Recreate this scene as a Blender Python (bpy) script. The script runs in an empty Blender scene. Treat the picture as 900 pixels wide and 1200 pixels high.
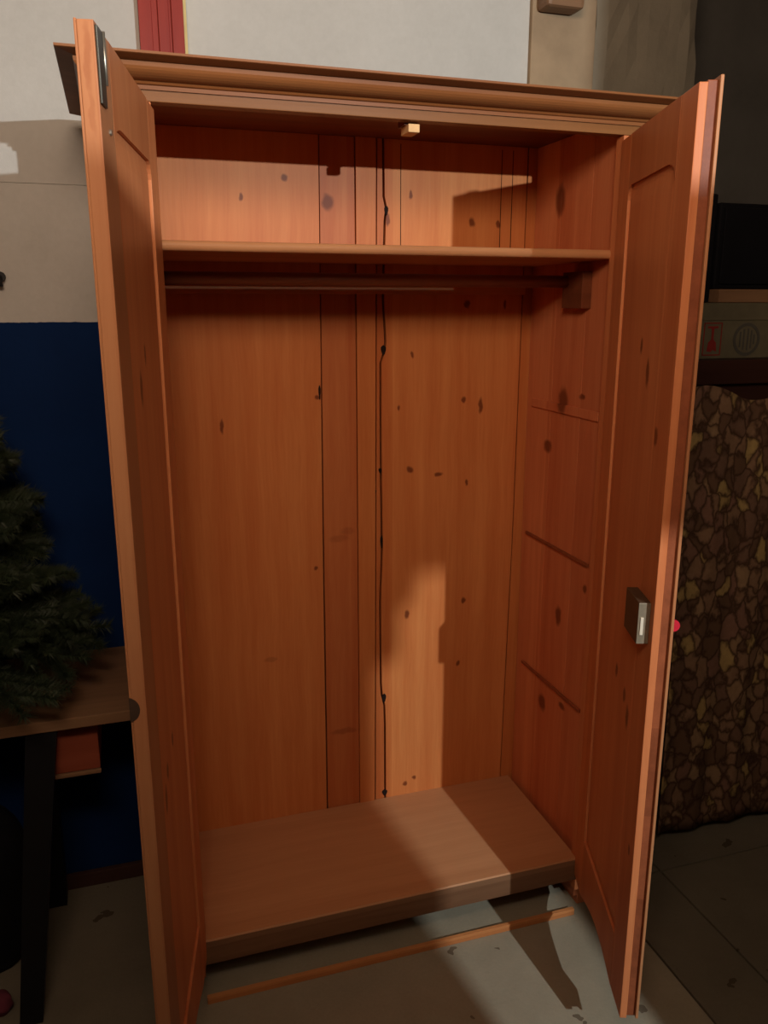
import bpy, bmesh, math, random
from mathutils import Vector, Matrix

PI = math.pi
SC = bpy.context.scene
COL = SC.collection

# ------------------------------------------------------------------ camera, light, exposure
cam = bpy.data.cameras.new('camera'); cam_o = bpy.data.objects.new('camera', cam); COL.objects.link(cam_o)
cam.sensor_fit = 'VERTICAL'; cam.sensor_height = 24.0; cam.lens = 963.29 / 1200 * 24.0
cam.clip_start = 0.02
cam_o.location = (-0.606, -1.7381, 1.6836)
cam_o.rotation_euler = (PI/2 - 0.2464, 0, -0.3080)
SC.camera = cam_o

world = bpy.data.worlds.new('world'); SC.world = world; world.use_nodes = True
bg = world.node_tree.nodes['Background']
bg.inputs[0].default_value = (1.0, 0.78, 0.58, 1); bg.inputs[1].default_value = 0.08

LAMP = (0.50, -3.00, 2.24)
li = bpy.data.lights.new('bulb_light', 'POINT'); li.energy = 240; li.color = (0.94, 1.0, 1.0); li.shadow_soft_size = 0.016
lo = bpy.data.objects.new('bulb_light', li); COL.objects.link(lo); lo.location = LAMP
# added unseen fill: wide dim area light behind the camera, aimed forward and up
fi = bpy.data.lights.new('fill_light', 'AREA'); fi.shape = 'DISK'; fi.size = 0.8; fi.energy = 38; fi.color = (1.0, 0.73, 0.53)
fo = bpy.data.objects.new('fill_light', fi); COL.objects.link(fo); fo.location = (-0.75, -1.95, 2.62)
fo.rotation_euler = (math.radians(112), 0, math.radians(-18))

SC.view_settings.view_transform = 'Standard'; SC.view_settings.look = 'None'
SC.view_settings.gamma = 1; SC.view_settings.use_curve_mapping = False
SC.view_settings.exposure = 0.0
SC.cycles.max_bounces = 8; SC.cycles.diffuse_bounces = 5
SC.cycles.caustics_reflective = False; SC.cycles.caustics_refractive = False

# ------------------------------------------------------------------ materials
def srgb(r, g, b):
    f = lambda c: (c/255/12.92) if c/255 <= .04045 else ((c/255+.055)/1.055)**2.4
    return (f(r), f(g), f(b), 1)

def nodes_of(name):
    m = bpy.data.materials.new(name); m.use_nodes = True
    nt = m.node_tree; return m, nt, nt.nodes, nt.links, nt.nodes['Principled BSDF']

def math_n(N, L, op, a, b=None, c=None):
    n = N.new('ShaderNodeMath'); n.operation = op
    for i, v in enumerate((a, b, c)):
        if v is None: continue
        if isinstance(v, (int, float)): n.inputs[i].default_value = v
        else: L.new(v, n.inputs[i])
    return n.outputs[0]

def mix_c(N, L, fac, a, b, mode='MIX'):
    n = N.new('ShaderNodeMix'); n.data_type = 'RGBA'; n.blend_type = mode
    for i, v in ((0, fac), (6, a), (7, b)):
        if isinstance(v, (int, float)): n.inputs[i].default_value = v
        elif isinstance(v, tuple): n.inputs[i].default_value = v
        else: L.new(v, n.inputs[i])
    return n.outputs[2]

def ramp(N, L, fac, stops):
    n = N.new('ShaderNodeValToRGB'); e = n.color_ramp.elements
    while len(e) < len(stops): e.new(0.5)
    for el, (p, c) in zip(e, stops): el.position = p; el.color = c
    L.new(fac, n.inputs[0]); return n.outputs[0]

def noise(N, L, vec, scale, detail=3, rough=.5, dist=0.0):
    n = N.new('ShaderNodeTexNoise'); n.inputs['Scale'].default_value = scale; n.inputs['Detail'].default_value = detail
    n.inputs['Roughness'].default_value = rough; n.inputs['Distortion'].default_value = dist
    L.new(vec, n.inputs['Vector']); return n.outputs['Fac']

def plain(name, col, rough=.7, var=.12, vscale=14, metal=0.0, bump=0.0, spec=.3):
    m, nt, N, L, P = nodes_of(name)
    tc = N.new('ShaderNodeTexCoord').outputs['Object']
    f = noise(N, L, tc, vscale, 5, .6)
    lo_ = tuple(c*(1-var) for c in col[:3]) + (1,); hi = tuple(min(1, c*(1+var)) for c in col[:3]) + (1,)
    L.new(ramp(N, L, f, [(.3, lo_), (.7, hi)]), P.inputs['Base Color'])
    P.inputs['Roughness'].default_value = rough; P.inputs['Metallic'].default_value = metal
    P.inputs['Specular IOR Level'].default_value = spec
    if bump:
        b = N.new('ShaderNodeBump'); b.inputs['Strength'].default_value = bump; b.inputs['Distance'].default_value = .004
        L.new(noise(N, L, tc, vscale*4, 6, .65), b.inputs['Height']); L.new(b.outputs[0], P.inputs['Normal'])
    return m

def wood(name, light, dark, grain='Z', across=(1, 1, 1), knots=(), flat=None, stave=9.0, rough=.45, knot_col=(.13, .026, .009, 1), bump=.12, spec=.18, contrast=1.0, streak_scale=26):
    """pine: staves of slightly different tone, long streaks, fine grain, knots at listed places.
    grain = axis the fibres run along; knots = (u, v, ru, rv) on the plane left when axis `flat` is dropped."""
    m, nt, N, L, P = nodes_of(name)
    tc = N.new('ShaderNodeTexCoord').outputs['Object']
    mp = N.new('ShaderNodeMapping'); s = [1.0, 1.0, 1.0]; s['XYZ'.index(grain)] = .045; mp.inputs['Scale'].default_value = s
    # fibres bend a little
    wob = N.new('ShaderNodeTexNoise'); wob.inputs['Scale'].default_value = 3.0; wob.inputs['Detail'].default_value = 2
    L.new(tc, wob.inputs['Vector'])
    wv = N.new('ShaderNodeVectorMath'); wv.operation = 'SCALE'; wv.inputs[3].default_value = .03; L.new(wob.outputs['Color'], wv.inputs[0])
    ad = N.new('ShaderNodeVectorMath'); ad.operation = 'ADD'; L.new(tc, ad.inputs[0]); L.new(wv.outputs[0], ad.inputs[1])
    L.new(ad.outputs[0], mp.inputs['Vector']); v = mp.outputs[0]
    streak = noise(N, L, v, streak_scale, 4, .55)
    fine = noise(N, L, v, 170, 3, .6)
    # staves glued side by side
    sep = N.new('ShaderNodeSeparateXYZ'); L.new(tc, sep.inputs[0])
    ax = [a for a in 'XYZ' if a != grain and a != (flat or '')]
    u = sep.outputs[ax[0]]
    cell = math_n(N, L, 'FLOOR', math_n(N, L, 'MULTIPLY', math_n(N, L, 'ADD', u, 3.137), stave))
    wn = N.new('ShaderNodeTexWhiteNoise'); wn.noise_dimensions = '1D'; L.new(cell, wn.inputs['W'])
    big = noise(N, L, tc, 2.3, 2, .5)
    f = math_n(N, L, 'ADD', math_n(N, L, 'MULTIPLY', streak, .62*contrast), math_n(N, L, 'MULTIPLY', fine, .22))
    f = math_n(N, L, 'ADD', f, math_n(N, L, 'MULTIPLY', wn.outputs['Value'], .25))
    f = math_n(N, L, 'ADD', f, math_n(N, L, 'MULTIPLY', big, .16))
    mid = tuple((a+b)/2 for a, b in zip(light[:3], dark[:3])) + (1,)
    c = ramp(N, L, f, [(.36, light), (.60, mid), (.86, dark)])
    oi = N.new('ShaderNodeObjectInfo')
    c = mix_c(N, L, 1.0, c, oi.outputs['Color'], 'MULTIPLY')
    if knots:
        cw = N.new('ShaderNodeVectorMath'); cw.operation = 'ADD'; L.new(tc, cw.inputs[0])
        kn = N.new('ShaderNodeTexNoise'); kn.inputs['Scale'].default_value = 40; kn.inputs['Detail'].default_value = 2; L.new(tc, kn.inputs['Vector'])
        ks = N.new('ShaderNodeVectorMath'); ks.operation = 'MULTIPLY_ADD'; L.new(kn.outputs['Color'], ks.inputs[0])
        ks.inputs[1].default_value = (.014,)*3; ks.inputs[2].default_value = (-.007,)*3
        L.new(ks.outputs[0], cw.inputs[1])
        keep = [0 if a == flat else 1 for a in 'XYZ']; tot = None
        for kt in knots:
            ku, kv, ru, rv = kt[:4]; wt = kt[4] if len(kt) > 4 else 1
            cen = []; rad = []; it = iter(((ku, ru), (kv, rv)))
            for k in keep:
                if k: q = next(it); cen.append(q[0]); rad.append(1/max(q[1], .004))
                else: cen.append(0); rad.append(0)
            a = N.new('ShaderNodeVectorMath'); a.operation = 'SUBTRACT'; L.new(cw.outputs[0], a.inputs[0]); a.inputs[1].default_value = cen
            b = N.new('ShaderNodeVectorMath'); b.operation = 'MULTIPLY'; L.new(a.outputs[0], b.inputs[0]); b.inputs[1].default_value = rad
            l = N.new('ShaderNodeVectorMath'); l.operation = 'LENGTH'; L.new(b.outputs[0], l.inputs[0])
            mr = N.new('ShaderNodeMapRange'); mr.interpolation_type = 'SMOOTHSTEP'
            mr.inputs[1].default_value = .55; mr.inputs[2].default_value = 1.25; mr.inputs[3].default_value = wt; mr.inputs[4].default_value = 0
            L.new(l.outputs['Value'], mr.inputs[0])
            tot = mr.outputs[0] if tot is None else math_n(N, L, 'MAXIMUM', tot, mr.outputs[0])
        c = mix_c(N, L, math_n(N, L, 'MULTIPLY', tot, .82), c, knot_col)
    L.new(c, P.inputs['Base Color'])
    P.inputs['Roughness'].default_value = rough; P.inputs['Specular IOR Level'].default_value = spec
    b = N.new('ShaderNodeBump'); b.inputs['Strength'].default_value = bump; b.inputs['Distance'].default_value = .002
    L.new(fine, b.inputs['Height']); L.new(b.outputs[0], P.inputs['Normal'])
    return m

BACK = [(-0.286, 1.945, 0.006, 0.012), (-0.064, 1.94, 0.016, 0.021), (-0.175, 1.995, 0.010, 0.010), (0.097, 1.903, 0.007, 0.017), (0.161, 1.967, 0.005, 0.013), (0.339, 1.904, 0.01, 0.013), (0.418, 1.902, 0.008, 0.009), (0.33, 1.687, 0.01, 0.012), (0.329, 1.422, 0.008, 0.01), (0.38, 1.403, 0.007, 0.025), (0.165, 1.228, 0.01, 0.01), (0.254, 1.208, 0.013, 0.007), (0.341, 1.177, 0.005, 0.01), (0.342, 0.812, 0.008, 0.011), (0.17, 1.552, 0.005, 0.009), (0.13, 1.405, 0.005, 0.01), (-0.103, 1.441, 0.007, 0.007), (-0.116, 0.958, 0.006, 0.007), (-0.36, 1.374, 0.005, 0.02), (0.16, 0.786, 0.008, 0.014), (0.327, 0.606, 0.007, 0.01), (0.158, 0.218, 0.008, 0.008), (0.187, 0.234, 0.008, 0.008), (0.445, 1.685, 0.005, 0.014), (-.045, 1.040, .030, .012, .30), (-.020, 1.060, .022, .012, .28), (-.037, .433, .042, .010, .42), (-.252, .697, .020, .009, .35)]
SIDE = [(0.304, 1.95, 0.026, 0.042), (0.236, 1.433, 0.026, 0.04), (0.308, 1.298, 0.024, 0.019), (0.202, 0.827, 0.016, 0.031), (0.073, 0.952, 0.010, 0.015), (0.268, 0.526, 0.022, 0.027), (0.155, 0.568, 0.02, 0.01), (0.142, 1.454, 0.014, 0.008)]
DOOR = [(0.329, 1.552, 0.012, 0.031), (0.271, 1.603, 0.009, 0.019), (0.425, 1.438, 0.016, 0.019), (0.342, 0.853, 0.010, 0.019), (0.374, 0.818, 0.012, 0.028), (0.266, 0.878, 0.010, 0.016), (0.474, 0.562, 0.008, 0.014)]

PL = (.68, .262, .085, 1); PD = (.49, .126, .034, 1)            # pine, light and dark fibres
M = {}
M['back'] = wood('pine_back_planks', PL, PD, 'Z', knots=BACK, flat='Y', stave=8)
M['side'] = wood('pine_side_planks', (.70, .262, .115, 1), (.50, .13, .05, 1), 'Z', knots=SIDE, flat='X', stave=11)
M['door'] = wood('pine_door', (.68, .270, .110, 1), (.49, .14, .05, 1), 'Z', knots=DOOR, flat='Y', stave=7)
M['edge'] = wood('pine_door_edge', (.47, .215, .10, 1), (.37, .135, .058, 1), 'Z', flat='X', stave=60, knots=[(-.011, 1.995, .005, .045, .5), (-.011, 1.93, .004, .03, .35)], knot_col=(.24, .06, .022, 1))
M['shelf'] = wood('pine_shelf', (.66, .35, .165, 1), (.48, .20, .085, 1), 'X', flat='Z', stave=8)
M['cornice'] = wood('stained_cornice', (.31, .125, .042, 1), (.19, .065, .02, 1), 'X', flat='Y', stave=40)
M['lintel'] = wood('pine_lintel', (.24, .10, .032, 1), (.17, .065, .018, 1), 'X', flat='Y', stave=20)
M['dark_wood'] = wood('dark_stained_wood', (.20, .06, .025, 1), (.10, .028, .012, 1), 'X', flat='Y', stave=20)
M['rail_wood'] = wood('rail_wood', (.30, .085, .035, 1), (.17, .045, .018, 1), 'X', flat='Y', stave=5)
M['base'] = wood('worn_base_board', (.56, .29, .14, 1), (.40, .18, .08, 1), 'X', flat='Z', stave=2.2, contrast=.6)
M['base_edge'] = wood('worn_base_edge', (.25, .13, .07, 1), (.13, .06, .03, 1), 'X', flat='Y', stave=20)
M['batten'] = wood('pine_batten', (.62, .27, .10, 1), (.44, .15, .05, 1), 'X', flat='Y', stave=20)
M['backing'] = plain('dark_backing', (.012, .005, .003, 1), .9)
M['table'] = wood('dull_table_top', (.30, .17, .09, 1), (.17, .09, .05, 1), 'X', flat='Z', stave=7)
M['red_wood'] = wood('red_brown_drawer', (.34, .085, .045, 1), (.23, .05, .025, 1), 'X', flat='Y', stave=6)
M['ledge'] = wood('dark_ledge', (.05, .02, .014, 1), (.025, .01, .008, 1), 'X', flat='Y', stave=6)
M['iron'] = plain('blackened_iron', (.012, .012, .014, 1), .5, metal=.3)
M['steel'] = plain('worn_steel', (.42, .40, .34, 1), .38, metal=.85, vscale=60)
M['lock'] = plain('painted_lock_case', (.30, .25, .18, 1), .42, metal=.5, vscale=50)
M['lockdark'] = plain('brown_lock_case', (.085, .050, .028, 1), .5, metal=.2, vscale=40)
M['tongue'] = plain('bright_brass_tongue', (.75, .68, .55, 1), .4, metal=.2)
M['bolt'] = plain('dark_bolt_plate', (.05, .055, .05, 1), .42, metal=.6, vscale=50)
M['hole'] = plain('striker_hollow', (.05, .028, .018, 1), .8)
M['block'] = plain('raw_pine_block', (.78, .50, .24, 1), .6)
M['key_red'] = plain('red_plastic', (.55, .02, .04, 1), .35)
M['black'] = plain('black_plastic', (.005, .005, .007, 1), .75, spec=.15)
M['sack'] = plain('black_sack', (.006, .006, .009, 1), .7, bump=.3, spec=.2)
M['pink'] = plain('pink_cloth', (.16, .03, .05, 1), .9)
M['greyrag'] = plain('grey_cloth', (.16, .17, .19, 1), .9)
M['card'] = plain('pale_cardboard', (.12, .105, .065, 1), .85, vscale=20)
M['ink_red'] = plain('red_ink', (.22, .018, .015, 1), .8)
M['ink_dark'] = plain('dark_ink', (.07, .065, .055, 1), .8)
M['baseboard'] = plain('brown_baseboard', (.06, .025, .018, 1), .7)
M['red_paint'] = wood('red_painted_wood', (.36, .040, .028, 1), (.25, .022, .016, 1), 'Z', flat='Y', stave=20, knots=())
M['yellow_paint'] = plain('cream_yellow_paint', (.62, .50, .22, 1), .6)
M['tan'] = plain('tan_plaster', (.34, .245, .155, 1), .9, var=.16, vscale=7, bump=.35)
M['greyplaster'] = plain('grey_plaster', (.25, .225, .175, 1), .95, var=.14, vscale=6, bump=.6)
M['darkwall'] = plain('dark_wall', (.11, .105, .095, 1), .95, var=.15, vscale=5)
M['room'] = plain('room_plaster', (.25, .20, .15, 1), .9)
M['bark'] = plain('tree_bark', (.03, .02, .012, 1), .9, bump=.5)

def wall_mat():
    m, nt, N, L, P = nodes_of('whitewash_over_blue_paint')
    tc = N.new('ShaderNodeTexCoord').outputs['Object']
    f = noise(N, L, tc, 3.5, 6, .6); g = noise(N, L, tc, 60, 4, .6)
    wht = ramp(N, L, math_n(N, L, 'ADD', math_n(N, L, 'MULTIPLY', f, .7), math_n(N, L, 'MULTIPLY', g, .3)), [(.3, (.475, .465, .435, 1)), (.7, (.565, .555, .525, 1))])
    blu = ramp(N, L, f, [(.3, (.002, .016, .075, 1)), (.7, (.003, .022, .10, 1))])
    sep = N.new('ShaderNodeSeparateXYZ'); L.new(tc, sep.inputs[0])
    z = math_n(N, L, 'ADD', sep.outputs['Z'], math_n(N, L, 'MULTIPLY', math_n(N, L, 'SUBTRACT', g, .5), .004))
    L.new(mix_c(N, L, math_n(N, L, 'GREATER_THAN', z, 1.642), blu, wht), P.inputs['Base Color'])
    P.inputs['Roughness'].default_value = .85; P.inputs['Specular IOR Level'].default_value = .15
    b = N.new('ShaderNodeBump'); b.inputs['Strength'].default_value = .25; b.inputs['Distance'].default_value = .003
    L.new(g, b.inputs['Height']); L.new(b.outputs[0], P.inputs['Normal'])
    return m
M['wall'] = wall_mat()

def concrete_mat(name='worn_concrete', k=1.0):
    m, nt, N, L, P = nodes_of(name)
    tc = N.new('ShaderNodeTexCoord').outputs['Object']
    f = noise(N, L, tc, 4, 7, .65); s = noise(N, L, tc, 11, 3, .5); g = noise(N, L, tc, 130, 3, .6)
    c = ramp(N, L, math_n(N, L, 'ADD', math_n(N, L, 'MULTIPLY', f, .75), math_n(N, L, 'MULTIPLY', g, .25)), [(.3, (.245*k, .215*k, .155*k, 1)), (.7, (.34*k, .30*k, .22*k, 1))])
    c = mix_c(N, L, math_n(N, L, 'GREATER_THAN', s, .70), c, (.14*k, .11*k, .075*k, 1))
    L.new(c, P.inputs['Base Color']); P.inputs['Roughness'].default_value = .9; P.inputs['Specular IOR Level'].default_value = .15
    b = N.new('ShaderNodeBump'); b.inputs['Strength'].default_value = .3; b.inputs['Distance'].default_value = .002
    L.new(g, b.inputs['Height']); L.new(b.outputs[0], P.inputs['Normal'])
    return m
M['concrete'] = concrete_mat(); M['concrete_shaded'] = concrete_mat('shaded_concrete', .66); M['concrete_dark'] = concrete_mat('darker_concrete', .5)  # left slab has shade put into its colour; right slabs are simply darker

def print_cloth():
    m, nt, N, L, P = nodes_of('leaf_printed_cloth')
    tc = N.new('ShaderNodeTexCoord').outputs['Object']
    mp = N.new('ShaderNodeMapping'); mp.inputs['Scale'].default_value = (1.25, .3, .85); L.new(tc, mp.inputs['Vector'])
    wob = N.new('ShaderNodeTexNoise'); wob.inputs['Scale'].default_value = 22; wob.inputs['Detail'].default_value = 3; L.new(mp.outputs[0], wob.inputs['Vector'])
    wv = N.new('ShaderNodeVectorMath'); wv.operation = 'SCALE'; wv.inputs[3].default_value = .055; L.new(wob.outputs['Color'], wv.inputs[0])
    ad = N.new('ShaderNodeVectorMath'); ad.operation = 'ADD'; L.new(mp.outputs[0], ad.inputs[0]); L.new(wv.outputs[0], ad.inputs[1])
    vo = N.new('ShaderNodeTexVoronoi'); vo.inputs['Scale'].default_value = 20; L.new(ad.outputs[0], vo.inputs['Vector'])
    ve = N.new('ShaderNodeTexVoronoi'); ve.feature = 'DISTANCE_TO_EDGE'; ve.inputs['Scale'].default_value = 20; L.new(ad.outputs[0], ve.inputs['Vector'])
    sp = N.new('ShaderNodeSeparateColor'); L.new(vo.outputs['Color'], sp.inputs[0])
    lf = ramp(N, L, sp.outputs[0], [(0, (.13, .075, .045, 1)), (.24, (.28, .17, .10, 1)), (.45, (.18, .105, .07, 1)), (.62, (.34, .22, .12, 1)), (.80, (.24, .13, .09, 1)), (.90, (.48, .34, .13, 1))])
    lf.node.color_ramp.interpolation = 'CONSTANT'
    sh = noise(N, L, ad.outputs[0], 60, 3, .6)
    lf = mix_c(N, L, math_n(N, L, 'MULTIPLY', sh, .7), lf, (.11, .056, .032, 1))
    mr = N.new('ShaderNodeMapRange'); mr.interpolation_type = 'SMOOTHSTEP'; mr.inputs[1].default_value = -.04; mr.inputs[2].default_value = .20
    L.new(ve.outputs['Distance'], mr.inputs[0])
    L.new(mix_c(N, L, mr.outputs[0], (.05, .025, .015, 1), lf), P.inputs['Base Color'])
    P.inputs['Roughness'].default_value = .85; P.inputs['Specular IOR Level'].default_value = .1
    return m
M['print'] = print_cloth()
def needles_mat():
    m, nt, N, L, P = nodes_of('fir_needles')
    tc = N.new('ShaderNodeTexCoord').outputs['Object']
    f = noise(N, L, tc, 9, 3, .6)
    L.new(ramp(N, L, f, [(.3, (.012, .022, .010, 1)), (.7, (.045, .065, .028, 1))]), P.inputs['Base Color'])
    P.inputs['Roughness'].default_value = .6; return m
M['needle'] = needles_mat()

# ------------------------------------------------------------------ mesh helpers
def link(name, bm, mat, parent=None, smooth=False):
    bmesh.ops.recalc_face_normals(bm, faces=bm.faces[:])
    me = bpy.data.meshes.new(name); bm.to_mesh(me); bm.free()
    me.materials.append(M[mat])
    if smooth:
        for p in me.polygons: p.use_smooth = True
    o = bpy.data.objects.new(name, me); COL.objects.link(o)
    if parent is not None: o.parent = parent
    return o

def box(bm, x0, x1, y0, y1, z0, z1, bev=0.0):
    r = bmesh.ops.create_cube(bm, size=1.0)
    for v in r['verts']:
        v.co = Vector(((x0+x1)/2 + v.co.x*(x1-x0), (y0+y1)/2 + v.co.y*(y1-y0), (z0+z1)/2 + v.co.z*(z1-z0)))
    if bev:
        es = list({e for v in r['verts'] for e in v.link_edges})
        bmesh.ops.bevel(bm, geom=es, offset=bev, segments=2, affect='EDGES', profile=.6)

def bx(name, mat, parent, *a, bev=.0015, tone=None):
    bm = bmesh.new(); box(bm, *a, bev=bev); o = link(name, bm, mat, parent)
    if tone: o.color = tone
    return o

def prism(bm, poly, axis, a0, a1):
    """extrude a 2-D outline along axis ('x': poly is (y,z); 'y': (x,z); 'z': (x,y))"""
    def P(p, a):
        return {'x': (a, p[0], p[1]), 'y': (p[0], a, p[1]), 'z': (p[0], p[1], a)}[axis]
    A = [bm.verts.new(P(p, a0)) for p in poly]; B = [bm.verts.new(P(p, a1)) for p in poly]
    n = len(poly); bm.faces.new(A); bm.faces.new(B[::-1])
    for i in range(n): bm.faces.new((A[i], B[i], B[(i+1) % n], A[(i+1) % n]))

def tube(bm, pts, rads, seg=10):
    rings = []
    for i, p in enumerate(pts):
        p = Vector(p); d = (Vector(pts[min(i+1, len(pts)-1)]) - Vector(pts[max(i-1, 0)])).normalized()
        a = d.orthogonal().normalized(); b = d.cross(a)
        if rings and i: # keep frames aligned
            a = (pa - d*pa.dot(d)).normalized(); b = d.cross(a)
        pa = a
        r = rads[i] if isinstance(rads, (list, tuple)) else rads
        rings.append([bm.verts.new(p + a*math.cos(t)*r + b*math.sin(t)*r) for t in [2*PI*k/seg for k in range(seg)]])
    for A, B in zip(rings, rings[1:]):
        for k in range(seg): bm.faces.new((A[k], A[(k+1) % seg], B[(k+1) % seg], B[k]))
    bm.faces.new(rings[0][::-1]); bm.faces.new(rings[-1])

def thing(name, label, cat, loc=(0, 0, 0), rz=0.0, group=None):
    o = bpy.data.objects.new(name, None); COL.objects.link(o); o.empty_display_size = .1
    o.location = loc; o.rotation_euler = (0, 0, rz); o['label'] = label; o['category'] = cat
    if group: o['group'] = group
    return o
def tag(o, label, cat, group=None):
    o['label'] = label; o['category'] = cat
    if group: o['group'] = group
    return o
def struct(name, bm, mat, parent=None, smooth=False):
    o = link(name, bm, mat, parent, smooth)
    if parent is None: o['kind'] = 'structure'
    return o

# ------------------------------------------------------------------ the room
bm = bmesh.new(); box(bm, -2.2, 2.6, -3.6, 1.3, -.06, -.012); floor = struct('floor', bm, 'concrete')
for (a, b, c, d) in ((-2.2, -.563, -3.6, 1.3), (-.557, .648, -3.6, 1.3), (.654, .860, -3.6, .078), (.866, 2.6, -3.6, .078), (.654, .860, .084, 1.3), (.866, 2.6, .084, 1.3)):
    bx('slab', 'concrete_dark' if a > .6 else 'concrete_shaded' if b < 0 else 'concrete', floor, a, b, c, d, -.012, 0, bev=.002)
WY = .556
bm = bmesh.new(); box(bm, -2.2, .75, WY, WY+.1, 0, 1.969); box(bm, -2.2, .75, WY+.003, WY+.1, 1.969, 1.972); box(bm, -2.2, .75, WY, WY+.1, 1.972, 2.8)
struct('wall_back', bm, 'wall')
bm = bmesh.new(); box(bm, -2.2, -.62, WY-.018, WY, 0, .045, bev=.003); struct('baseboard_left', bm, 'baseboard')
# red painted post with a cream edge strip, behind the cornice
bm = bmesh.new()
for a, b, d in ((-.500, -.470, .030), (-.470, -.455, .022), (-.455, -.430, .030), (-.430, -.423, .022), (-.423, -.395, .030)):
    box(bm, a, b, WY-d, WY, 0, 2.8, bev=.001)
struct('trim_1', bm, 'red_paint')
bm = bmesh.new(); box(bm, -.395, -.387, WY-.020, WY, 0, 2.8); struct('trim_2', bm, 'yellow_paint')
# tan plastered pier, then a rough grey pillar to its right
bm = bmesh.new(); box(bm, .545, .745, .538, WY, 0, 2.8, bev=.004); struct('trim_3', bm, 'tan')
random.seed(4)
def rough_pillar(x0, x1, y0, y1, z0, z1):
    bm = bmesh.new(); nx, nz = 10, 40
    def amp(z): return .006*math.sin(z*13.0)+.004*math.sin(z*31+1)
    rows = []
    for j in range(nz+1):
        z = z0+(z1-z0)*j/nz; r = []
        for i in range(nx+1):
            u = i/nx; x = x0+(x1-x0)*u + amp(z+.7*u)*(1 if i in (0, nx) else .3)
            r.append(bm.verts.new((x, y0+random.uniform(-.003, .003)+(.012 if i in (0, nx) else 0), z)))
        b1 = bm.verts.new((x1+amp(z+.7), y1, z)); b0 = bm.verts.new((x0+amp(z), y1, z)); rows.append(r+[b1, b0])
    n = nx+3
    for A, B in zip(rows, rows[1:]):
        for i in range(n): bm.faces.new((A[i], A[(i+1) % n], B[(i+1) % n], B[i]))
    bm.faces.new(rows[0]); bm.faces.new(rows[-1]); return bm
struct('wall_right_pillar', rough_pillar(.745, 1.085, .535, .70, 0, 2.8), 'greyplaster', smooth=False).name = 'wall_pillar'
bm = bmesh.new(); box(bm, .95, 2.6, .95, 1.05, 0, 2.8); struct('wall_right_back', bm, 'darkwall')
bm = bmesh.new(); box(bm, 2.5, 2.6, -3.6, 1.05, 0, 2.8); struct('wall_right', bm, 'darkwall')
bm = bmesh.new(); box(bm, -2.3, -2.2, -3.6, WY+.1, 0, 2.8); struct('wall_left', bm, 'room')
bm = bmesh.new(); box(bm, -2.3, 2.6, -3.6, 1.05, 2.8, 2.88); struct('ceiling', bm, 'room')
# sawn beam end above the tan pier
bm = bmesh.new(); box(bm, .556, .668, .47, .538, 2.462, 2.60, bev=.012); struct('trim_4', bm, 'table')
# added unseen blocker behind the camera; its openings shape the bulb's light and shade
bm = bmesh.new(); yb0, yb1 = -2.09, -2.05
def pb(x0, x1, z0, z1): box(bm, x0, x1, yb0, yb1, z0, z1)
pb(-2.2, -.12, 0, 2.06)
pb(-.12, .378, 0, 1.815); pb(-.12, .400, 1.815, 1.862); pb(-.12, .414, 1.862, 1.888); pb(-.12, .66, 1.888, 2.1052)
pb(.505, 2.5, 0, 1.888); pb(.566, 2.5, 1.888, 2.8)
struct('light_blocker', bm, 'room')

# ------------------------------------------------------------------ wardrobe
A_, D_, HW = .530, .443, .600       # inner half width, depth to the back planks, outer half width
ZF = .181                           # top of the wardrobe's floor board
ward = thing('wardrobe', 'tall two-door pine wardrobe standing open and empty, with a moulded cornice', 'wardrobe')
# back: dark backing board, planks in front of it
back = bx('back_panel', 'backing', ward, -.56, .56, D_+.016, D_+.030, .12, 2.10)
def plank(poly, y0, y1, tone):
    bm = bmesh.new(); prism(bm, poly, 'y', y0, y1); o = link('plank', bm, 'back', back); o.color = tone; return o
ZB, ZT = .125, 2.10
def rect(a, b): return [(a, ZB), (b, ZB), (b, ZT), (a, ZT)]
plank([(-.53, ZB), (-.097, ZB), (-.095, .9), (-.091, 1.45), (-.086, ZT), (-.53, ZT)], D_, D_+.015, (1, 1, 1, 1))
plank([(-.092, ZB), (.008, ZB), (.008, ZT), (-.083, ZT), (-.087, 1.45), (-.090, .9)], D_+.002, D_+.015, (.86, .80, .86, 1))
plank([(.009, ZB), (.056, ZB), (.065, ZT), (.011, ZT)], D_-.004, D_+.015, (1.0, 1.04, 1.02, 1))
crack = [(.094, .125), (.093, .43), (.091, .50), (.083, .535), (.080, .576), (.078, .84), (.084, 1.0), (.081, 1.2), (.080, 1.40), (.080, 1.53), (.092, 1.565), (.094, 1.59), (.087, 1.70), (.092, 1.90), (.096, 1.93), (.089, 1.96), (.088, ZT)]
plank([(.061, ZB)] + [(x-.005, z) for x, z in crack] + [(.070, ZT)], D_+.001, D_+.015, (.95, .93, .93, 1))
plank([(.486, ZB), (.497, 1.0), (.500, ZT)] + [(x+.001, z) for x, z in crack[::-1]], D_, D_+.015, (1.03, 1.05, 1.05, 1))
plank([(.490, ZB), (.533, ZB), (.533, ZT), (.504, ZT), (.501, 1.0)], D_+.001, D_+.015, (.95, .97, .95, 1))
# dark knot holes along the cracked joint
for (x, z, rx, rz) in ((.086, 1.565, .007, .013), (.088, .525, .006, .014), (.080, 1.02, .0035, .02), (.076, 1.23, .004, .007), (.060, 1.17, .004, .007), (.094, 1.925, .005, .012), (.090, .20, .008, .01), (-.095, 1.455, .003, .02)):
    bm = bmesh.new(); pts = [(x+rx*math.cos(t)*(1+.2*math.sin(3*t)), z+rz*math.sin(t)) for t in [2*PI*k/12 for k in range(12)]]
    prism(bm, pts, 'y', D_-.0018, D_+.004); link('knot', bm, 'backing', back)
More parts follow.
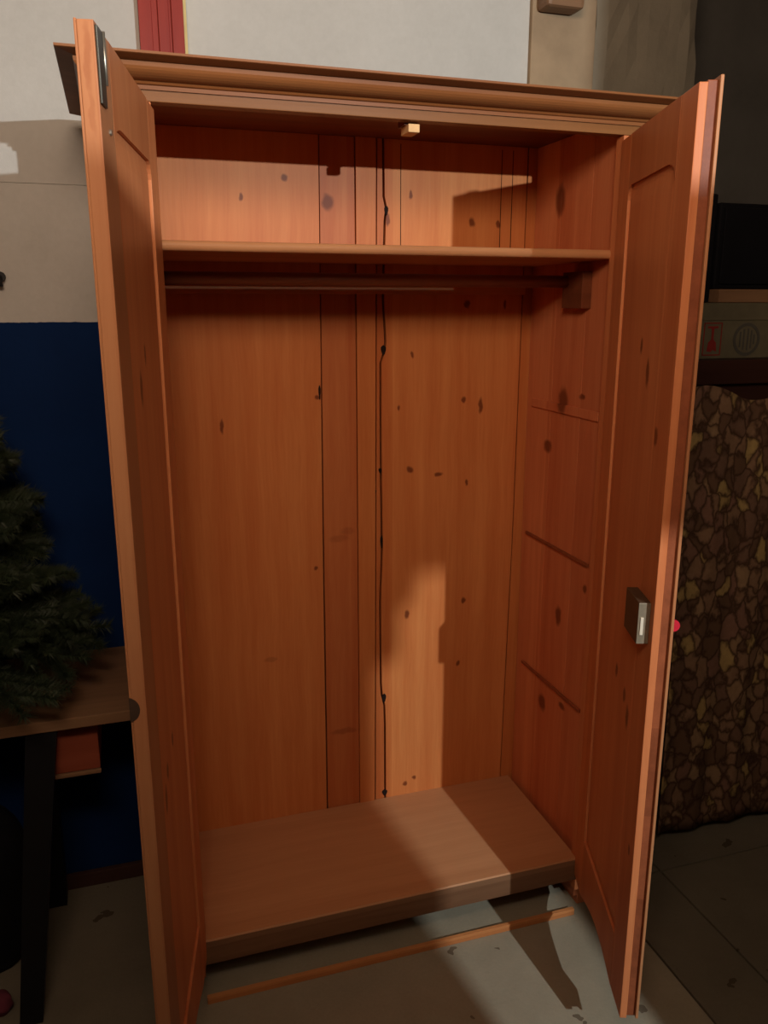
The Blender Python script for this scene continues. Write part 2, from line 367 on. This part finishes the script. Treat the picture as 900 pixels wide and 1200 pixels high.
# hairline cracks of the upper boards
for (xa, xb) in ((.1345, .1335), (.424, .423), (.457, .456)):
    bm = bmesh.new(); prism(bm, [(xa-.0012, 1.81), (xa+.0008, 1.81), (xb+.0012, 2.09), (xb-.0004, 2.09)], 'y', D_-.0006, D_+.003); link('crack', bm, 'backing', back)
# right side with three planks, left side plain (hidden behind its door)
for s in (1, -1):
    a = sorted((s*(A_+.013), s*HW))
    sp = bx('side_panel', 'side', ward, a[0], a[1], .031, D_+.03, .0005, 2.10)
    for (y0, y1, tone) in ((.0, .147, (.92, .9, .9, 1)), (.1485, .300, (1, 1, 1, 1)), (.3012, D_-.001, (1.05, 1.08, 1.05, 1))):
        b = sorted((s*A_, s*(A_+.013)))
        bx('plank', 'side', sp, b[0], b[1], max(y0, .031), y1, .03, 2.10, bev=.0008, tone=tone)
    # shelf runners: a broad pale one and two slim ones
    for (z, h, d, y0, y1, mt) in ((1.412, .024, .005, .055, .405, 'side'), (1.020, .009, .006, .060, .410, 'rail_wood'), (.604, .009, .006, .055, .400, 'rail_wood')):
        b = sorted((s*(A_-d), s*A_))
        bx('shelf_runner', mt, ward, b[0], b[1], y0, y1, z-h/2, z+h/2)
# front frame: two stiles beside the doors
for s in (1, -1):
    b = sorted((s*.513, s*HW)); bx('front_stile', 'door', ward, b[0], b[1], 0, .030, .078, 2.054)
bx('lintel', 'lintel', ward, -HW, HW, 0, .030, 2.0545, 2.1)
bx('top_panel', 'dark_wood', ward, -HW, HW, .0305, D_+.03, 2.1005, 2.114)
# cornice: moulded front and two returns, mitred
prof = [(0, 2.074), (.005, 2.074), (.0055, 2.081), (.010, 2.0822), (.012, 2.0845), (.010, 2.0865), (.0085, 2.0873)]
prof += [(.010 + .034*math.sin(a), 2.109 - .0212*math.cos(a)) for a in [PI/2*k/7 for k in range(8)]]
prof += [(.044, 2.1115), (.040, 2.1125), (.071, 2.117), (.073, 2.118), (.073, 2.122), (0, 2.122)]
bm = bmesh.new(); L_, R_, K_ = [], [], []
loops = []
for st in ('bl', 'fl', 'fr', 'br'):
    ring = []
    for (o, z) in prof:
        x = -(HW+o) if st[1] == 'l' else HW+o
        y = -o if st[0] == 'f' else D_+.03
        ring.append(bm.verts.new((x, y, z)))
    loops.append(ring)
n = len(prof)
for Aq, Bq in zip(loops, loops[1:]):
    for i in range(n): bm.faces.new((Aq[i], Bq[i], Bq[(i+1) % n], Aq[(i+1) % n]))
bm.faces.new(loops[0]); bm.faces.new(loops[-1])
link('cornice', bm, 'cornice', ward)
bx('catch_block', 'block', ward, .005, .030, .014, .064, 2.034, 2.0505, bev=.002).parent = ward
bx('catch_screw_plate', 'dark_wood', ward, .002, .036, .034, .075, 2.0507, 2.1000)
# shelf with a rounded front, its hanging rail and brackets
bm = bmesh.new(); y0 = .024; th = .020; zt = 1.8095
pts = [(y0+.006*(1-math.cos(t)) if False else y0+.007-.007*math.sin(t), zt-th/2+th/2*math.cos(t)) for t in [PI*k/8 for k in range(9)]]
prism(bm, pts + [(D_-.001, zt-th), (D_-.001, zt)], 'x', -A_+.001, A_-.001); link('shelf', bm, 'shelf', ward)
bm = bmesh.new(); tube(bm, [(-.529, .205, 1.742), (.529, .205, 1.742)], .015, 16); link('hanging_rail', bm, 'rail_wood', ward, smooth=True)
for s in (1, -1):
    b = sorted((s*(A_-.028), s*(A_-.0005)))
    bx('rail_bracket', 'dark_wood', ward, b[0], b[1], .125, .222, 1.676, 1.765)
bx('back_batten', 'batten', ward, -A_+.001, A_-.03, D_-.018, D_-.0045, 1.712, 1.736)
# bottom: thick floor board with a moulded front edge, feet, and a slim batten on the ground
bm = bmesh.new()
prism(bm, [(.004, ZF), (.001, ZF-.004), (.001, ZF-.024), (.007, ZF-.028), (.007, ZF-.034), (.003, ZF-.038), (.003, ZF-.068), (.012, ZF-.072), (.40, ZF-.072), (.40, ZF-.026), (D_-.001, ZF-.026), (D_-.001, ZF)], 'x', -A_+.014, A_-.014)
link('floor_board', bm, 'base', ward)
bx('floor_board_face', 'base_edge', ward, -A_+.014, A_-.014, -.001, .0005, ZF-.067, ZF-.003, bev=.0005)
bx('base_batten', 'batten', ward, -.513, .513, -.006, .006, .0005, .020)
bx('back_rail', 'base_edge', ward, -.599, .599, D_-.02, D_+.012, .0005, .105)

def make_door(side):
    s = 1 if side == 'R' else -1
    T = .022 if side == 'L' else .015; W = .5087; Z0, Z1 = .163, 2.041
    def B(name, mat, x0, x1, y0, y1, z0, z1, par, bev=.0015, tone=None):
        a = sorted((s*y0, s*y1)); return bx(name, mat, par, x0, x1, a[0], a[1], z0, z1, bev=bev, tone=tone)
    # the door's field, a panel bevelled towards the frame, is the part's own mesh
    bm = bmesh.new()
    a = sorted((s*.0065, s*.017)); box(bm, .080, W-.083, a[0], a[1], .285, 1.935)
    x0, x1, z0, z1 = .112, W-.112, .325, 1.893; q = .0030
    vs = [bm.verts.new(p) for p in ((x0, s*q, z0), (x1, s*q, z0), (x1, s*q, z1), (x0, s*q, z1))]
    vo = [bm.verts.new(p) for p in ((x0-.026, s*.0066, z0-.03), (x1+.026, s*.0066, z0-.03), (x1+.026, s*.0066, z1+.03), (x0-.026, s*.0066, z1+.03))]
    bm.faces.new(vs)
    for i in range(4): bm.faces.new((vs[i], vs[(i+1) % 4], vo[(i+1) % 4], vo[i]))
    d = link('door', bm, 'door', ward)
    # stiles; the bottom rail is cut in a shallow arch
    B('stile', 'door', .0, .088, 0, T, Z0-.03, Z1, d, tone=(1.04, 1.04, 1.02, 1))
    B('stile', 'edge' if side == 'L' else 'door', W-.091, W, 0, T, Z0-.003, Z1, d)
    # top rail with rounded lower corners
    def rail(poly, tone=(1, 1, 1, 1)):
        bm = bmesh.new(); prism(bm, poly, 'y', 0, s*T); o = link('rail', bm, 'door', d); o.color = tone
    r = .022; ar = [(W-.0915-r+r*math.cos(t), 1.926+r-r*math.sin(t)) for t in [PI/2*k/5 for k in range(6)]] 
    al = [(.0885+r-r*math.sin(t), 1.926+r-r*math.cos(t)) for t in [PI/2*k/5 for k in range(6)]]
    rail([(.0885, Z1), (W-.0915, Z1), (W-.0915, 1.905)] + [(W-.0915-.055+.055*math.cos(t), 1.905+.030*math.sin(t)) for t in [PI/2*k/5 for k in range(6)]] + [(.0885+r-r*math.sin(t), 1.905+.030*math.cos(t)) for t in [PI/2*k/5 for k in range(6)]] + [(.0885, 1.905)], (.82, .80, .78, 1))
    arch = [(.0885 + (W-.18)*k/10, .134 + .026*k/10 + .034*math.sin(PI*k/10)) for k in range(11)]
    rail([(W-.0915, .300), (.0885, .300)] + arch, (.92, .9, .9, 1))
    if side == 'R':
        # rebate and cover strip on the outer side of the free edge
        B('rebate_strip', 'rail_wood', W-.05, W-.004, T, T+.018, Z0, Z1+.004, d)
        B('cover_strip', 'edge', W-.055, W+.004, T+.018, T+.024, Z0, Z1+.010, d, tone=(1.05, 1.15, 1.15, 1))
        lk = B('lock_case', 'lockdark', .393, .486, -.024, -.0005, 1.036, 1.122, d, bev=.002)
        B('lock_end', 'lock', .4862, .4875, -.0235, -.0006, 1.037, 1.121, lk, bev=.0004)
        B('latch_tongue', 'tongue', .4876, .490, -.019, -.013, 1.056, 1.092, lk, bev=.0005)
        bm = bmesh.new(); tube(bm, [(.452, s*(T+.024), 1.062), (.452, s*.049, 1.062)], .0035, 8); ky = link('key', bm, 'steel', d)
        bm = bmesh.new(); tube(bm, [(.4495, s*.058, 1.062), (.4545, s*.058, 1.062)], [.0125, .0125], 18); link('key_head', bm, 'key_red', ky)['label'] = 'red plastic key head'
    else:
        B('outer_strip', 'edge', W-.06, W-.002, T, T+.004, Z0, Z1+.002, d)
        pl = B('bolt_plate', 'bolt', W-.036, W-.003, -.0035, -.0004, 1.942, 2.036, d, bev=.001)
        bm = bmesh.new(); tube(bm, [(W-.041, .003, 1.972), (W-.041, .003, 2.038)], .0028, 8)
        link('bolt_rod', bm, 'steel', pl, smooth=True)
        bm = bmesh.new(); pts = [(s*(T+.004) - s*.016*math.sin(t)*1.0, 1.066+.020*math.cos(t)) for t in [PI*k/10 for k in range(11)]]
        prism(bm, pts, 'x', W-.001, W+.0012); link('striker_hollow', bm, 'hole', d)
        bm = bmesh.new(); tube(bm, [(W-.055, .0, 1.916), (W-.055, .003, 1.916)], .004, 10); link('screw', bm, 'steel', d)
    # two butt hinges on the hinge edge
    for z in (.42, 1.80):
        bm = bmesh.new(); tube(bm, [(-.002, s*(T+.003), z-.035), (-.002, s*(T+.003), z+.035)], .005, 8); link('hinge', bm, 'steel', d, smooth=True)
    d.location = (s*h_off, 0, 0)
    d.rotation_euler = (0, 0, PI+1.2332 if side == 'R' else -1.7622)
    return d
h_off = .5079
make_door('L'); make_door('R')

# ------------------------------------------------------------------ left: table, drawer, little fir, sack
tb = thing('table', 'dull brown wooden table with a red-brown drawer, beside the wardrobe', 'table', (-1.2, .34, 0))
def tbx(name, mat, x0, x1, y0, y1, z0, z1, par=tb, bev=.003): return bx(name, mat, par, x0+1.2, x1+1.2, y0-.34, y1-.34, z0, z1, bev=bev)
tbx('tabletop', 'table', -1.75, -.625, .142, .545, .722, .750)
dr = tbx('drawer', 'red_wood', -.865, -.722, .20, .50, .578, .7215)
tbx('drawer_bottom_rail', 'table', -.866, -.721, .196, .204, .566, .5775, dr)
def leg(x0, y0, x1, y1):
    bm = bmesh.new(); a, b = .034, .026
    T4 = [bm.verts.new((x0+1.2+i*a, y0-.34+j*a, .7215)) for i, j in ((-1, -1), (1, -1), (1, 1), (-1, 1))]
    B4 = [bm.verts.new((x1+1.2+i*b, y1-.34+j*b, 0)) for i, j in ((-1, -1), (1, -1), (1, 1), (-1, 1))]
    bm.faces.new(T4); bm.faces.new(B4)
    for i in range(4): bm.faces.new((T4[i], T4[(i+1) % 4], B4[(i+1) % 4], B4[i]))
    link('leg', bm, 'iron', tb)
leg(-.842, .185, -.925, .090); leg(-.890, .500, -.890, .50); leg(-1.66, .19, -1.66, .19); leg(-1.66, .50, -1.66, .50)

# fir: a trunk and branches with needles, mesh shared between alike branches
fir = thing('fir_tree', 'small dark green fir tree standing on the table before the blue wall', 'tree', (-1.03, .285, .7505))
bm = bmesh.new(); tube(bm, [(0, 0, .035), (.005, 0, .4), (0, .005, .95)], [.018, .012, .004], 8); link('trunk', bm, 'bark', fir)
bm = bmesh.new(); tube(bm, [(0, 0, 0), (0, 0, .03), (0, 0, .04)], [.09, .09, .02], 16); link('base', bm, 'iron', fir)
random.seed(11)
def branch_mesh(length, seed):
    rnd = random.Random(seed); bm = bmesh.new()
    def twig(p, d, ln, n):
        q = p + d*ln
        mid = p + d*ln*.5 + Vector((0, 0, -.02*ln))
        tube(bm, [p, mid, q], [.0035, .0025, .001], 4)
        for k in range(n):
            t = .12+.88*(k+rnd.random())/n; c = p + (q-p)*t
            a = Vector((rnd.gauss(0, 1), rnd.gauss(0, 1), rnd.gauss(0, 1))); a = (a - d*a.dot(d)*.9).normalized()
            e = (a*.8 + d*.55).normalized()*rnd.uniform(.020, .034); w = d.cross(a).normalized()*.0011
            v = [bm.verts.new(c-w), bm.verts.new(c+w), bm.verts.new(c+e)]; bm.faces.new(v)
            w2 = a.cross(w).normalized()*.0011
            v = [bm.verts.new(c-w2), bm.verts.new(c+w2), bm.verts.new(c+e)]; bm.faces.new(v)
    X = Vector((1, 0, 0)); twig(Vector((0, 0, 0)), Vector((1, 0, -.12)).normalized(), length, int(620*length/.3))
    for t in (.3, .5, .7):
        for sg in (1, -1):
            dd = Vector((.72, sg*.66, -.12+rnd.uniform(-.1, .1))).normalized()
            twig(Vector((length*t, 0, -.12*length*t)), dd, length*(1-t)*.75+.03, int(300*length/.3))
    me = bpy.data.meshes.new('branch'); bm.to_mesh(me); bm.free(); me.materials.append(M['needle']); return me
for li_, (z, ln, cnt) in enumerate(((.17, .36, 11), (.24, .34, 10), (.30, .30, 10), (.40, .27, 9), (.50, .235, 8), (.60, .20, 8), (.70, .165, 7), (.80, .12, 6), (.88, .08, 5))):
    mesh_a = branch_mesh(ln, li_*7+1)
    for k in range(cnt):
        o = bpy.data.objects.new('branch', mesh_a); COL.objects.link(o); o.parent = fir
        o.location = (0, 0, z+random.uniform(-.02, .02)); sc = random.uniform(.88, 1.06)
        o.rotation_euler = (random.uniform(-.3, .3), random.uniform(-.22, .06 if li_ < 3 else .25), 2*PI*(k+li_*.37)/cnt + random.uniform(-.15, .15))
        sc = min(sc, .185/max(.01, ln*math.sin(o.rotation_euler.z))) if math.sin(o.rotation_euler.z) > 0 else sc; o.scale = (sc, sc, sc)

def blob(name, mat, loc, size, seed, parent=None, amp=.18, sub=4, flat_bottom=True):
    rnd = random.Random(seed); ph = [(Vector((rnd.gauss(0, 1), rnd.gauss(0, 1), rnd.gauss(0, 1)))*2.2, rnd.uniform(0, 6)) for _ in range(9)]
    bm = bmesh.new(); bmesh.ops.create_icosphere(bm, subdivisions=sub, radius=1.0)
    for v in bm.verts:
        k = 1+amp*sum(math.sin(v.co.dot(a)+b) for a, b in ph)/4
        p = v.co*k
        if flat_bottom: p.z = max(p.z, -.86)
        v.co = Vector((p.x*size[0], p.y*size[1], (p.z+.86)*size[2]))
    o = link(name, bm, mat, parent, smooth=True); o.location = loc; return o
sk = tag(blob('sack', 'sack', (-1.085, .30, .001), (.16, .13, .30), 5), 'full black sack on the floor under the table', 'sack')
tag(blob('rag', 'pink', (-1.000, .125, .001), (.028, .025, .03), 8), 'small crumpled pink rag on the floor at the left edge', 'rag')
bm = bmesh.new(); tube(bm, [(-.868, .555, 1.752), (-.868, .537, 1.752)], .012, 12); tube(bm, [(-.868, .541, 1.752), (-.868, .533, 1.742), (-.868, .533, 1.728)], .006, 8)
tag(link('wall_hook', bm, 'iron'), 'small black hook on the white wall at the left edge', 'hook')

# ------------------------------------------------------------------ right: rack with printed cloth, carton, black boxes
rk = thing('shelf_rack', 'dark wooden rack to the right of the wardrobe, carrying a pale carton', 'rack', (1.35, .42, 0))
def rbx(name, mat, x0, x1, y0, y1, z0, z1, bev=.004): return bx(name, mat, rk, x0-1.35, x1-1.35, y0-.42, y1-.42, z0, z1, bev=bev)
rbx('rack_top', 'ledge', .90, 1.80, .215, .62, 1.465, 1.533)
rbx('front_rail', 'ledge', .90, 1.80, .236, .262, 1.36, 1.4645)
for x in (.93, 1.77):
    for y in (.262, .58): rbx('post', 'ledge', x-.025, x+.025, y, y+.03, 0, 1.4645)
rbx('lower_shelf', 'ledge', .90, 1.80, .293, .579, .30, .32)
# cloth hung in folds from the rack's front edge, its top sagging to the right
bm = bmesh.new(); nx, nz = 90, 36; rows = []
for j in range(nz+1):
    v = j/nz; r = []
    for i in range(nx+1):
        u = i/nx; x = .93+.86*u
        top = 1.462-.045*math.sin(min(1, u*2.2)*PI/2) + .012*math.sin(u*21)
        z = top*(1-v) + .035*v
        y = .208 - .012*v + (.003+.004*v)*math.sin(u*34+.6*math.sin(v*3)) + .0015*math.sin(u*81+v*5)
        r.append(bm.verts.new((x, y, z)))
    rows.append(r)
for A, B in zip(rows, rows[1:]):
    for i in range(nx): bm.faces.new((A[i], A[i+1], B[i+1], B[i]))
cl = link('cloth', bm, 'print', smooth=True); sd = cl.modifiers.new('thickness', 'SOLIDIFY'); sd.thickness = .003
tag(cl, 'dark cloth printed with yellow-brown leaves, hanging down the front of the rack', 'cloth')
# carton standing upside down: a red inverted glass in a frame, a round dark mark
ct = thing('carton', 'pale cardboard carton with a red upturned glass mark, lying on the rack', 'box', (1.30, .42, 1.5335))
bx('carton_body', 'card', ct, -.345, .30, -.155, .15, 0, .155, bev=.004)
bx('carton_lid', 'card', ct, -.348, .303, -.158, .153, .108, .1565, bev=.002, tone=(.9, .85, .8, 1))
def decal(name, mat, poly, x, z):
    bm = bmesh.new(); prism(bm, [(x+a, z+b) for a, b in poly], 'y', -.1562, -.1548); return link(name, bm, mat, ct)
fx, fz, fw, fh, t = -.284, .056, .031, .046, .003
bm = bmesh.new()
for a in ((fx-fw, fx+fw, fz+fh-t, fz+fh), (fx-fw, fx+fw, fz-fh, fz-fh+t), (fx-fw, fx-fw+t, fz-fh, fz+fh), (fx+fw-t, fx+fw, fz-fh, fz+fh)):
    box(bm, a[0], a[1], -.1562, -.1548, a[2], a[3])
link('mark_frame', bm, 'ink_red', ct)
glass = [(-.018, .036), (.018, .036), (.018, .031), (.004, .029), (.0035, .000), (.013, -.010), (.0165, -.035), (.004, -.030), (-.002, -.036), (-.016, -.034), (-.013, -.010), (-.0035, .000), (-.004, .029), (-.018, .031)]
decal('glass_mark', 'ink_red', glass, fx, fz)
bm = bmesh.new(); cx, cz = -.165, .054
for k in range(28):
    t0, t1 = 2*PI*k/28, 2*PI*(k+1)/28
    q = [(cx+r*math.cos(t), cz+r*math.sin(t)) for r, t in ((.047, t0), (.047, t1), (.038, t1), (.038, t0))]
    prism(bm, q, 'y', -.1562, -.1548)
for dx, hh in ((-.022, .022), (-.010, .029), (.004, .031), (.016, .026), (.026, .014)):
    box(bm, cx+dx-.0025, cx+dx+.0025, -.1562, -.1548, cz-hh, cz+hh)
link('round_mark', bm, 'ink_dark', ct)
# black set on the carton
tr = tag(bx('tray', 'table', None, 1.03, 1.56, .27, .56, 1.6905, 1.728, bev=.004), 'flat brown wooden tray lying between the carton and the black cabinet', 'tray')
tv = thing('black_cabinet', 'matt black cabinet standing on the tray at the right edge', 'cabinet', (1.28, .42, 1.7285))
bx('cabinet_body', 'black', tv, -.245, .26, -.115, .13, .0, .235, bev=.006)
bx('front_frame', 'black', tv, -.23, .245, -.122, -.115, .014, .222, bev=.003)
tag(bx('loudspeaker', 'black', None, .935, 1.022, .30, .40, 1.6905, 1.985, bev=.006), 'narrow black box standing upright beside the black cabinet', 'box')
bpy.context.view_layer.update()
